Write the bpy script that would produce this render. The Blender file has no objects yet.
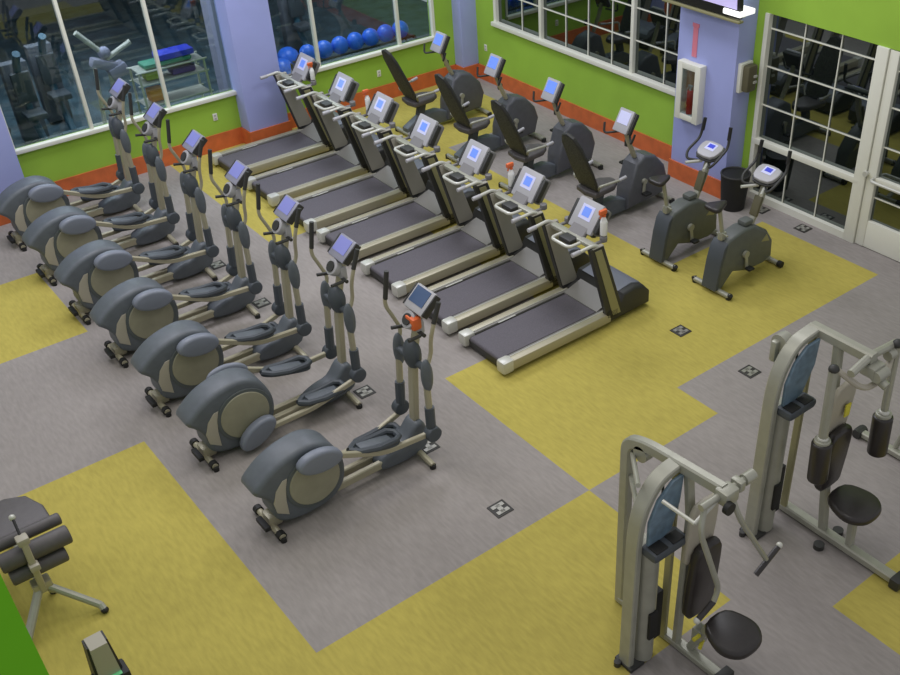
import bpy, bmesh, math, random
from mathutils import Vector, Matrix
random.seed(7)
C = bpy.context.scene.collection
PI = math.pi
V = Vector

# ------------------------------------------------------------------ materials
def lin(c):
    return tuple(((x/255)/12.92 if x/255 <= .04045 else (((x/255)+.055)/1.055)**2.4) for x in c) + (1,)
def mat(name, rgb, rough=.5, metal=0., noise=0., nscale=20., emit=None, estr=1., spec=.5, bump=0.):
    m = bpy.data.materials.new(name); m.use_nodes = True
    nt = m.node_tree; b = nt.nodes['Principled BSDF']
    b.inputs['Base Color'].default_value = lin(rgb)
    b.inputs['Roughness'].default_value = rough
    b.inputs['Metallic'].default_value = metal
    b.inputs['Specular IOR Level'].default_value = spec
    if noise or bump:
        tc = nt.nodes.new('ShaderNodeTexCoord')
        n = nt.nodes.new('ShaderNodeTexNoise'); n.inputs['Scale'].default_value = nscale
        n.inputs['Detail'].default_value = 5
        nt.links.new(tc.outputs['Object'], n.inputs['Vector'])
        if noise:
            r = nt.nodes.new('ShaderNodeValToRGB')
            r.color_ramp.elements[0].position = .3; r.color_ramp.elements[1].position = .7
            r.color_ramp.elements[0].color = lin([max(0, x*(1-noise)) for x in rgb])
            r.color_ramp.elements[1].color = lin([min(255, x*(1+noise)) for x in rgb])
            nt.links.new(n.outputs['Fac'], r.inputs['Fac'])
            nt.links.new(r.outputs['Color'], b.inputs['Base Color'])
        if bump:
            bp = nt.nodes.new('ShaderNodeBump'); bp.inputs['Strength'].default_value = bump
            bp.inputs['Distance'].default_value = .01
            nt.links.new(n.outputs['Fac'], bp.inputs['Height'])
            nt.links.new(bp.outputs['Normal'], b.inputs['Normal'])
    if emit:
        b.inputs['Emission Color'].default_value = lin(emit)
        b.inputs['Emission Strength'].default_value = estr
    return m
def carpet(name, rgb):
    m = bpy.data.materials.new(name); m.use_nodes = True
    nt = m.node_tree; b = nt.nodes['Principled BSDF']; b.inputs['Roughness'].default_value = .95
    b.inputs['Specular IOR Level'].default_value = .1
    tc = nt.nodes.new('ShaderNodeTexCoord')
    def noise(sx, sy, sc, det):
        mp = nt.nodes.new('ShaderNodeMapping'); mp.inputs['Scale'].default_value = (sx, sy, 1)
        n = nt.nodes.new('ShaderNodeTexNoise'); n.inputs['Scale'].default_value = sc; n.inputs['Detail'].default_value = det
        nt.links.new(tc.outputs['Object'], mp.inputs['Vector']); nt.links.new(mp.outputs['Vector'], n.inputs['Vector'])
        return n
    a = noise(1, 1, .7, 3); c = noise(14, 3, 2.2, 6)
    ad = nt.nodes.new('ShaderNodeMath'); ad.operation = 'ADD'
    nt.links.new(a.outputs['Fac'], ad.inputs[0]); nt.links.new(c.outputs['Fac'], ad.inputs[1])
    mr = nt.nodes.new('ShaderNodeMapRange'); mr.inputs['From Min'].default_value = .7; mr.inputs['From Max'].default_value = 1.3
    nt.links.new(ad.outputs[0], mr.inputs['Value'])
    r = nt.nodes.new('ShaderNodeValToRGB')
    r.color_ramp.elements[0].color = lin([x*.93 for x in rgb]); r.color_ramp.elements[1].color = lin([min(255, x*1.05) for x in rgb])
    nt.links.new(mr.outputs['Result'], r.inputs['Fac']); nt.links.new(r.outputs['Color'], b.inputs['Base Color'])
    return m
def pane_mat(name, dark, refl, transp):
    """window glass: part mirror, rest either dark night behind it or see-through"""
    m = bpy.data.materials.new(name); m.use_nodes = True
    nt = m.node_tree; nt.nodes.remove(nt.nodes['Principled BSDF']); out = nt.nodes['Material Output']
    g = nt.nodes.new('ShaderNodeBsdfGlossy'); g.inputs['Roughness'].default_value = .02; g.inputs['Color'].default_value = (.85, .95, .92, 1)
    if transp:
        d = nt.nodes.new('ShaderNodeBsdfTransparent'); d.inputs['Color'].default_value = lin(dark)
    else:
        d = nt.nodes.new('ShaderNodeBsdfDiffuse'); d.inputs['Color'].default_value = lin(dark)
    mx = nt.nodes.new('ShaderNodeMixShader'); mx.inputs[0].default_value = refl
    nt.links.new(d.outputs[0], mx.inputs[1]); nt.links.new(g.outputs[0], mx.inputs[2]); nt.links.new(mx.outputs[0], out.inputs[0])
    return m

M = dict(
 grey_carpet=carpet('grey carpet', (150, 144, 139)),
 yellow_carpet=carpet('yellow carpet', (179, 166, 85)),
 green=mat('green paint', (150, 188, 70), .75, noise=.03, nscale=1.5, spec=.2),
 blue=mat('periwinkle paint', (164, 172, 224), .75, noise=.02, nscale=1.5, spec=.2),
 orange=mat('terracotta skirting', (198, 102, 54), .6, noise=.06, nscale=6),
 white=mat('white frame paint', (222, 222, 208), .5),
 silver=mat('silver powder coat', (160, 160, 146), .38, .25, noise=.03, nscale=9),
 bright=mat('bright silver', (196, 196, 186), .35, .2),
 tan=mat('champagne metal', (170, 164, 140), .4, .25),
 tanstripe=mat('bronze stripe', (150, 146, 108), .45, .2),
 shell=mat('slate plastic', (90, 96, 102), .45, noise=.04, nscale=12),
 shell_dark=mat('dark slate plastic', (70, 76, 82), .5),
 cover=mat('blue grey plastic', (118, 124, 136), .42),
 disc=mat('grey beige disc', (146, 143, 122), .5, noise=.03, nscale=8),
 ring=mat('disc rim', (84, 90, 90), .5),
 winpanel=mat('pale grey panel', (152, 150, 140), .45),
 dark=mat('charcoal plastic', (48, 48, 46), .5),
 black=mat('black rubber', (26, 26, 25), .6),
 belt=mat('treadmill belt', (90, 86, 92), .7, noise=.07, nscale=60),
 deck=mat('deck grey', (120, 118, 112), .5),
 pad=mat('black vinyl', (46, 42, 40), .35, noise=.05, nscale=25),
 padgrey=mat('grey vinyl', (84, 80, 80), .5, noise=.05, nscale=18),
 hood=mat('hood grey blue', (112, 116, 126), .4),
 cons=mat('console grey', (168, 167, 170), .4),
 conslil=mat('lilac grey console', (136, 136, 150), .4),
 scrlil=mat('lilac screen', (122, 126, 186), .3, emit=(120, 124, 196), estr=.18),
 consback=mat('console back', (120, 118, 118), .5),
 screen=mat('blue screen', (104, 134, 215), .3, emit=(96, 132, 228), estr=.4),
 screenpale=mat('pale screen', (190, 192, 222), .3, emit=(190, 192, 235), estr=.2),
 screenoff=mat('dark blue screen', (64, 86, 120), .25),
 bikebody=mat('bike shroud', (90, 94, 90), .45, noise=.04, nscale=10),
 recbody=mat('recumbent shroud', (84, 86, 92), .45, noise=.05, nscale=10),
 mesh=mat('dark seat mesh', (58, 58, 50), .7, noise=.35, nscale=40),
 placard=mat('blue placard', (104, 126, 142), .4, noise=.12, nscale=14),
 platebeige=mat('beige shield', (168, 162, 146), .45),
 capor=mat('orange plastic', (218, 104, 52), .4),
 pinkred=mat('pink red paint', (222, 130, 150), .6),
 red=mat('red enamel', (200, 60, 40), .35),
 bottle=mat('white bottle', (225, 225, 222), .35),
 sticker=mat('yellow sticker', (206, 196, 60), .6),
 outmetal=mat('outlet brass grey', (150, 148, 138), .4, .3),
 outdark=mat('outlet dark', (50, 48, 44), .6),
 brown=mat('cabinet interior', (150, 120, 92), .7, emit=(140, 108, 80), estr=.25),  # emission lightens the recess in place of real light inside
 olive=mat('olive box', (92, 88, 66), .45),
 nightpane=pane_mat('night window glass', (10, 15, 15), .2, False),
 clearpane=pane_mat('interior window glass', (225, 232, 235), .07, True),
 inner=mat('upright inner panel', (150, 146, 134), .5),
 lilac=mat('lilac lit panel', (190, 180, 225), .4, emit=(190, 180, 230), estr=.5),
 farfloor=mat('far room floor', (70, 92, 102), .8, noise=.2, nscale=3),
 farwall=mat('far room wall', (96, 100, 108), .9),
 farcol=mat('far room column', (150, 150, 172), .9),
 teal=mat('teal machine paint', (52, 92, 112), .5),
 ballblue=mat('blue ball', (52, 112, 224), .35, emit=(40, 96, 220), estr=.12),  # slight glow stands in for light falling on the balls
 bluemat=mat('blue folded mat', (50, 66, 200), .5, emit=(40, 50, 190), estr=.1),  # weak emission brightens the mat in the dim far room
 greenmat=mat('green folded mat', (70, 150, 120), .6),
 purplemat=mat('purple folded mat', (96, 70, 140), .6),
 orangeitem=mat('orange bin', (210, 140, 60), .6),
 yelitem=mat('lime bin', (160, 180, 50), .6),
 paper=mat('white light box', (250, 250, 250), .4, emit=(255, 255, 250), estr=.9),
 led=mat('green led', (110, 170, 130), .4, emit=(90, 190, 120), estr=.35),
)

# ------------------------------------------------------------------ mesh builder
def clusters(bm):
    bm.verts.ensure_lookup_table(); bm.verts.index_update()
    seen = set(); isl = []
    for v in bm.verts:
        if v.index in seen: continue
        st = [v]; seen.add(v.index); ids = []
        while st:
            a = st.pop(); ids.append(a.index)
            for e in a.link_edges:
                b = e.other_vert(a)
                if b.index not in seen: seen.add(b.index); st.append(b)
        co = [bm.verts[i].co for i in ids]
        isl.append([ids, [min(c[k] for c in co)-.004 for k in range(3)], [max(c[k] for c in co)+.004 for k in range(3)]])
    ch = True
    while ch:
        ch = False
        for i in range(len(isl)):
            for j in range(i+1, len(isl)):
                A, B = isl[i], isl[j]
                if all(A[1][k] <= B[2][k] and B[1][k] <= A[2][k] for k in range(3)):
                    A[0] += B[0]; A[1] = [min(x, y) for x, y in zip(A[1], B[1])]; A[2] = [max(x, y) for x, y in zip(A[2], B[2])]
                    isl.pop(j); ch = True; break
            if ch: break
    return [x[0] for x in isl]
class MB:
    def __init__(s): s.bm = bmesh.new()
    def box(s, c, d, rz=0, ry=0, rx=0, bev=0.):
        m = Matrix.Translation(V(c)) @ Matrix.Rotation(rz, 4, 'Z') @ Matrix.Rotation(ry, 4, 'Y') @ Matrix.Rotation(rx, 4, 'X')
        t = bmesh.new(); bmesh.ops.create_cube(t, size=1)
        bmesh.ops.scale(t, vec=V(d), verts=t.verts)
        if bev: bmesh.ops.bevel(t, geom=list(t.edges), offset=min(bev, min(d)*.48), segments=2, affect='EDGES', profile=.6)
        t.transform(m); s.merge(t); return s
    def merge(s, t):
        me = bpy.data.meshes.new('tmp'); t.to_mesh(me); t.free(); s.bm.from_mesh(me); bpy.data.meshes.remove(me)
    def cyl(s, a, b, r, r2=None, n=20, bev=0.):
        a, b = V(a), V(b); d = b-a; L = d.length; r2 = r if r2 is None else r2
        t = bmesh.new(); bmesh.ops.create_cone(t, cap_ends=True, segments=n, radius1=r, radius2=r2, depth=L)
        if bev:
            ed = [e for e in t.edges if abs(e.verts[0].co.z-e.verts[1].co.z) < 1e-6]
            bmesh.ops.bevel(t, geom=ed, offset=bev, segments=3, affect='EDGES', profile=.5)
        q = V((0, 0, 1)).rotation_difference(d.normalized())
        t.transform(Matrix.Translation((a+b)/2) @ q.to_matrix().to_4x4()); s.merge(t); return s
    def ball(s, c, r, u=18, v=12, rot=None):
        t = bmesh.new(); bmesh.ops.create_uvsphere(t, u_segments=u, v_segments=v, radius=1)
        rr = (r, r, r) if isinstance(r, (int, float)) else r
        t.transform(Matrix.Translation(V(c)) @ (rot or Matrix.Identity(4)) @ Matrix.Diagonal((*rr, 1))); s.merge(t); return s
    def path(s, pts, r=.02, n=10, sect=None, fillet=0., side=None):
        """tube along a polyline; sect=(w_side,h) gives a rounded rectangular section"""
        P = [V(p) for p in pts]
        if fillet:
            Q = [P[0]]
            for i in range(1, len(P)-1):
                a, b, c = P[i-1], P[i], P[i+1]
                u = (a-b); w = (c-b); f = min(fillet, u.length*.48, w.length*.48)
                p0 = b+u.normalized()*f; p1 = b+w.normalized()*f
                for k in range(6):
                    t = k/5; Q.append(p0*(1-t)**2+b*2*t*(1-t)+p1*t*t)
            Q.append(P[-1]); P = Q
        if sect:
            w, h = sect[0]/2, sect[1]/2; c = min(w, h)*.35
            S = [(w-c, h), (-w+c, h), (-w, h-c), (-w, -h+c), (-w+c, -h), (w-c, -h), (w, -h+c), (w, h-c)]
        else:
            S = [(r*math.cos(2*PI*k/n), r*math.sin(2*PI*k/n)) for k in range(n)]
        rings = []; prev = None
        for i, p in enumerate(P):
            if i == 0: t = P[1]-P[0]
            elif i == len(P)-1: t = P[-1]-P[-2]
            else: t = (P[i]-P[i-1]).normalized()+(P[i+1]-P[i]).normalized()
            t.normalize()
            sd = V(side) if side else (prev if prev is not None else (V((0, 0, 1)) if abs(t.z) < .9 else V((1, 0, 0))))
            sd = (sd-t*sd.dot(t)).normalized(); prev = sd; up = t.cross(sd)
            k = 1.
            rings.append([s.bm.verts.new(p+sd*a*k+up*b*k) for a, b in S])
        N = len(S)
        for i in range(len(rings)-1):
            for j in range(N):
                s.bm.faces.new((rings[i][j], rings[i][(j+1) % N], rings[i+1][(j+1) % N], rings[i+1][j]))
        s.bm.faces.new(rings[0][::-1]); s.bm.faces.new(rings[-1]); return s
    def prism(s, prof, y0, y1, bev=0., axis='Y', smooth_pts=0):
        """profile polygon (x,z) extruded along Y (or other axis pair)"""
        if smooth_pts:
            n = len(prof); out = []
            for i in range(n):
                p0, p1, p2, p3 = prof[i-1], prof[i], prof[(i+1) % n], prof[(i+2) % n]
                for k in range(smooth_pts):
                    t = k/smooth_pts
                    out.append(tuple(.5*((2*p1[j])+(-p0[j]+p2[j])*t+(2*p0[j]-5*p1[j]+4*p2[j]-p3[j])*t*t+(-p0[j]+3*p1[j]-3*p2[j]+p3[j])*t**3) for j in (0, 1)))
            prof = out
        t = bmesh.new()
        f3 = {'Y': lambda a, b, y: (a, y, b), 'Z': lambda a, b, y: (a, b, y), 'X': lambda a, b, y: (y, a, b)}[axis]
        A = [t.verts.new(f3(a, b, y0)) for a, b in prof]; B = [t.verts.new(f3(a, b, y1)) for a, b in prof]
        n = len(prof)
        fa = t.faces.new(A); fb = t.faces.new(B[::-1])
        for i in range(n): t.faces.new((A[i], B[i], B[(i+1) % n], A[(i+1) % n]))
        bmesh.ops.recalc_face_normals(t, faces=t.faces)
        if bev:
            bmesh.ops.bevel(t, geom=list(fa.edges)+list(fb.edges), offset=bev, segments=3, affect='EDGES', profile=.5)
        s.merge(t); return s
    def xform(s, m): s.bm.transform(m); return s
    def build(s, name, m, parent=None, angle=35, **props):
        if parent is not None and name not in ('glazing_bars',):
            cl = clusters(s.bm)
            if len(cl) > 1:
                first = None
                for ids in cl:
                    n = MB(); n.bm.free(); n.bm = s.bm.copy()
                    n.bm.faces.ensure_lookup_table(); n.bm.verts.ensure_lookup_table()
                    keep = set(ids)
                    bmesh.ops.delete(n.bm, geom=[v for v in n.bm.verts if v.index not in keep], context='VERTS')
                    o = n.build1(name, m, parent, angle)
                    first = first or o
                s.bm.free(); return first
        return s.build1(name, m, parent, angle, **props)
    def build1(s, name, m, parent=None, angle=35, **props):
        bmesh.ops.recalc_face_normals(s.bm, faces=s.bm.faces)
        me = bpy.data.meshes.new(name); s.bm.to_mesh(me); s.bm.free()
        for p in me.polygons: p.use_smooth = True
        me.set_sharp_from_angle(angle=math.radians(angle))
        for x in (m if isinstance(m, (list, tuple)) else [m]): me.materials.append(x)
        o = bpy.data.objects.new(name, me); C.objects.link(o)
        if parent: o.parent = parent
        for k, v in props.items(): o[k] = v
        return o
def thing(name, label, cat, loc, rz=0, group=None):
    o = bpy.data.objects.new(name, None); C.objects.link(o); o.empty_display_size = .2
    o.location = loc; o.rotation_euler = (0, 0, rz); o['label'] = label; o['category'] = cat
    if group: o['group'] = group
    return o
def tag(o, label, cat, group=None):
    o['label'] = label; o['category'] = cat
    if group: o['group'] = group
    return o
def struct(mb, name, m, parent=None):
    o = mb.build(name, m, parent)
    if parent is None: o['kind'] = 'structure'
    return o
def copy_tree(o, parent=None, skip=()):
    c = o.copy(); C.objects.link(c)
    if parent: c.parent = parent; c.matrix_parent_inverse = o.matrix_parent_inverse.copy()
    for ch in [x for x in list(C.objects) if x.parent == o]:
        if ch.name.split('.')[0] in skip: continue
        copy_tree(ch, c, skip)
    return c
bpy.context.view_layer.update()

# ------------------------------------------------------------------ room
WY, WX = 15.55, 11.05          # inner faces of the window wall and the right wall
XS = [-6, 1.98, 5.04, 6.90, 8.76, 10.6, WX+.35]
YS = [0, 3.04, 3.66, 5.51, 6.12, 7.96, 8.06, 9.14, 12.1, 13.1, WY+.35]
def yellow(x, y):
    if x < 1.98 and y < 9.14: return True
    if x < 5.04 and 3.66 < y < 5.51: return True
    if 5.04 < x < 6.90 and 5.51 < y < 7.96: return True
    if 6.90 < x < 8.76 and y > 6.12: return True
    if 8.76 < x < 10.6 and (6.12 < y < 8.06 or y > 13.1): return True
    if 5.04 < x < 6.9 and y > 12.1: return True
    if 5.65 < x < 7.6 and y < 3.04: return True
    if x < 2.29 and False: return True
    return False
xs = sorted(set(XS+[5.65, 7.6, 1.33, 2.29, -3])); ys = sorted(set(YS+[11.63, 13.5]))
fb = bmesh.new()
for i in range(len(xs)-1):
    for j in range(len(ys)-1):
        a, b, c, d = xs[i], xs[i+1], ys[j], ys[j+1]
        mx, my = (a+b)/2, (c+d)/2
        yl = yellow(mx, my) or (1.33 < mx < 2.29 and 11.63 < my < 13.5) or (mx < 1.33 and 11.63 < my < 13.5)
        f = fb.faces.new([fb.verts.new(p) for p in ((a, c, 0), (b, c, 0), (b, d, 0), (a, d, 0))]); f.material_index = int(yl)
bmesh.ops.remove_doubles(fb, verts=fb.verts, dist=1e-4)
fme = bpy.data.meshes.new('floor'); fb.to_mesh(fme); fb.free()
fme.materials.append(M['grey_carpet']); fme.materials.append(M['yellow_carpet'])
fo = bpy.data.objects.new('floor', fme); C.objects.link(fo); fo['kind'] = 'structure'

HT = 4.6
def wall_boxes(mb, axis, pos, thick, u0, u1, z0, z1):
    if axis == 'Y': mb.box(((u0+u1)/2, pos+thick/2, (z0+z1)/2), (u1-u0, thick, z1-z0))
    else: mb.box((pos+thick/2, (u0+u1)/2, (z0+z1)/2), (thick, u1-u0, z1-z0))
# far wall with two window openings
WZ0, WZ1 = .84, 3.3
w = MB()
wall_boxes(w, 'Y', WY, .18, -3, WX+.3, 0, WZ0); wall_boxes(w, 'Y', WY, .18, -3, WX+.3, WZ1, HT)
wall_boxes(w, 'Y', WY, .18, -3, -1.4, WZ0, WZ1); wall_boxes(w, 'Y', WY, .18, 2.1, 2.9, WZ0, WZ1)
wall_boxes(w, 'Y', WY, .18, 6.42, 7.0, WZ0, WZ1); wall_boxes(w, 'Y', WY, .18, 10.3, WX+.3, WZ0, WZ1)
struct(w, 'wall_far', M['green'])
# right wall: window, then glazed doors
RZ0, RZ1, DZ = 1.13, 3.2, 2.65
w = MB()
wall_boxes(w, 'X', WX, .2, 8.75, WY, 0, RZ0); wall_boxes(w, 'X', WX, .2, 8.75, WY, RZ1, HT)
wall_boxes(w, 'X', WX, .2, 14.75, WY, RZ0, RZ1); wall_boxes(w, 'X', WX, .2, 8.75, 9.9, RZ0, RZ1)
wall_boxes(w, 'X', WX, .2, 2.0, 8.75, DZ, HT); wall_boxes(w, 'X', WX, .2, 2.0, 4.75, 0, DZ)
struct(w, 'wall_right', M['green'])
# green wall end close to the balcony, left
struct(MB().box((-1.43, 4.62, 2.3), (3.1, .24, 4.6)), 'wall_left', mat('deep green paint', (104, 180, 32), .75, noise=.02, nscale=1.5, spec=.2))
# columns
SK = .27
def column(name, x0, x1, y0, y1):
    o = struct(MB().box(((x0+x1)/2, (y0+y1)/2, HT/2), (x1-x0, y1-y0, HT), bev=.012), name, M['blue'])
column('wall_column_1', 2.1, 2.86, 15.24, WY+.1)
column('wall_column_2', 6.36, 7.06, 15.24, WY+.1)
column('wall_column_3', 10.7, WX+.1, 15.3, WY+.1)
column('wall_column_4', 10.7, WX+.1, 8.9, 9.98)
t = .025
bb = MB()
for u0, u1 in ((-3, 2.1), (2.86, 6.36), (7.06, 10.7)): wall_boxes(bb, 'Y', WY, -t, u0, u1, 0, SK)
for u0, u1 in ((2.1, 2.86), (6.36, 7.06)):
    wall_boxes(bb, 'Y', 15.24, -t, u0-t, u1+t, 0, SK)
    wall_boxes(bb, 'X', u0, -t, 15.24, WY, 0, SK); wall_boxes(bb, 'X', u1, t, 15.24, WY, 0, SK)
wall_boxes(bb, 'Y', 15.3, -t, 10.7-t, WX, 0, SK); wall_boxes(bb, 'X', 10.7, -t, 15.3, WY, 0, SK)
struct(bb, 'baseboard_far', M['orange'])
bb = MB()
wall_boxes(bb, 'X', WX, -t, 9.98, 15.3, 0, SK); wall_boxes(bb, 'X', 10.7, -t, 8.9-t, 9.98+t, 0, SK)
wall_boxes(bb, 'Y', 9.98, t, 10.7, WX, 0, SK); wall_boxes(bb, 'Y', 8.9, -t, 10.7, WX, 0, SK)
struct(bb, 'baseboard_right', M['orange'])

def window_y(name, x0, x1, mull):
    r = struct(MB().box(((x0+x1)/2, WY-.02, WZ0+.02), (x1-x0, .1, .06), bev=.008)
               .box(((x0+x1)/2, WY+.03, WZ1-.02), (x1-x0, .09, .05))
               .box((x0+.02, WY+.03, (WZ0+WZ1)/2), (.05, .09, WZ1-WZ0)).box((x1-.02, WY+.03, (WZ0+WZ1)/2), (.05, .09, WZ1-WZ0)), name, M['white'])
    for m in mull: MB().box((m, WY+.03, (WZ0+WZ1)/2), (.05, .08, WZ1-WZ0), bev=.006).build('mullion', M['white'], r)
    MB().box(((x0+x1)/2, WY+.05, (WZ0+WZ1)/2), (x1-x0, .008, WZ1-WZ0)).build('glass_pane', M['clearpane'], r)
    return r
window_y('window_1', 2.88, 6.42, (4.05, 5.26)); window_y('window_2', 7.04, 10.3, (7.93, 9.55))
window_y('window_3', -1.4, 2.1, (-.2, 1.0))
# right window
y0, y1 = 9.95, 14.75
r = struct(MB().box((WX-.01, (y0+y1)/2, RZ0), (.12, y1-y0+.06, .07), bev=.008).box((WX+.04, (y0+y1)/2, RZ1), (.1, y1-y0, .06))
           .box((WX+.04, y1-.02, (RZ0+RZ1)/2), (.1, .07, RZ1-RZ0)), 'window_4', M['white'])
for y in (13.48, 11.27): MB().box((WX+.04, y, (RZ0+RZ1)/2), (.1, .065, RZ1-RZ0), bev=.006).build('mullion', M['white'], r)
g = MB()
for y in (14.02, 12.87, 12.32, 11.76, 10.6): g.box((WX+.045, y, (RZ0+RZ1)/2), (.014, .015, RZ1-RZ0))
for z in (1.67, 2.16, 2.65): g.box((WX+.045, (y0+y1)/2, z), (.015, y1-y0, .016))
g.build('glazing_bars', M['white'], r)
MB().box((WX+.06, (y0+y1)/2, (RZ0+RZ1)/2), (.008, y1-y0, RZ1-RZ0)).build('glass_pane', M['nightpane'], r)
# glazed side light
y0, y1 = 6.92, 8.75
r = struct(MB().box((WX+.04, y1-.03, DZ/2), (.13, .07, DZ)).box((WX+.04, 6.92, DZ/2), (.14, .17, DZ), bev=.008)
           .box((WX+.04, (y0+y1)/2, .05), (.12, y1-y0, .1))
           .box((WX+.03, (y0+y1)/2, .88), (.12, y1-y0, .08), bev=.006), 'window_5', M['white'])
g = MB()
for y in (8.13, 7.56): g.box((WX+.045, y, DZ/2), (.014, .014, DZ))
for z in (1.4, 1.94, 2.45): g.box((WX+.045, (y0+y1)/2, z), (.015, y1-y0, .016))
g.build('glazing_bars', M['white'], r)
MB().box((WX+.06, (y0+y1)/2, DZ/2), (.008, y1-y0, DZ)).build('glass_pane', M['nightpane'], r)
# door leaf
y0, y1 = 4.9, 6.82
d = struct(MB().box((WX+.04, y1-.06, DZ/2), (.09, .13, DZ-.02), bev=.006).box((WX+.04, y0+.08, DZ/2), (.09, .16, DZ-.02), bev=.006)
           .box((WX+.043, (y0+y1)/2, .2), (.08, y1-y0-.02, .38), bev=.006)
           .box((WX+.038, (y0+y1)/2, .96), (.08, y1-y0-.02, .1), bev=.006), 'door_1', M['white'])
g = MB()
for y in (6.22, 5.62): g.box((WX+.045, y, DZ/2), (.014, .014, DZ-.2))
for z in (.72, 1.42, 1.94, 2.4): g.box((WX+.045, (y0+y1)/2, z), (.015, y1-y0-.1, .016))
g.build('glazing_bars', M['white'], d)
MB().box((WX+.06, (y0+y1)/2, DZ/2), (.008, y1-y0-.1, DZ-.1)).build('glass_pane', M['nightpane'], d)
MB().path([(WX-.02, 6.72, .99), (WX-.1, 6.7, .99), (WX-.1, 5.1, .99), (WX-.02, 5.05, .99)], r=.022, fillet=.05).build('push_bar', M['bright'], d)
MB().cyl((WX-.01, 6.83, 1.03), (WX-.06, 6.83, 1.03), .035).build('door_handle', M['bright'], d)
struct(MB().box((WX+.04, 4.83, DZ/2), (.16, .14, DZ)), 'trim_1', M['white'])

# room beyond the far windows
Y2 = WY+.18
struct(MB().box((4, Y2+5, -.05), (18, 10, .1)), 'floor_beyond', M['farfloor'])
struct(MB().box((4, Y2+9.5, 2), (18, .2, 4)), 'wall_beyond', M['farwall'])
struct(MB().box((4, Y2+4.8, 3.6), (18, 9.6, .1)), 'added_ceiling_beyond', M['farwall'])  # unseen slab added to keep world light out and darken this room

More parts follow.
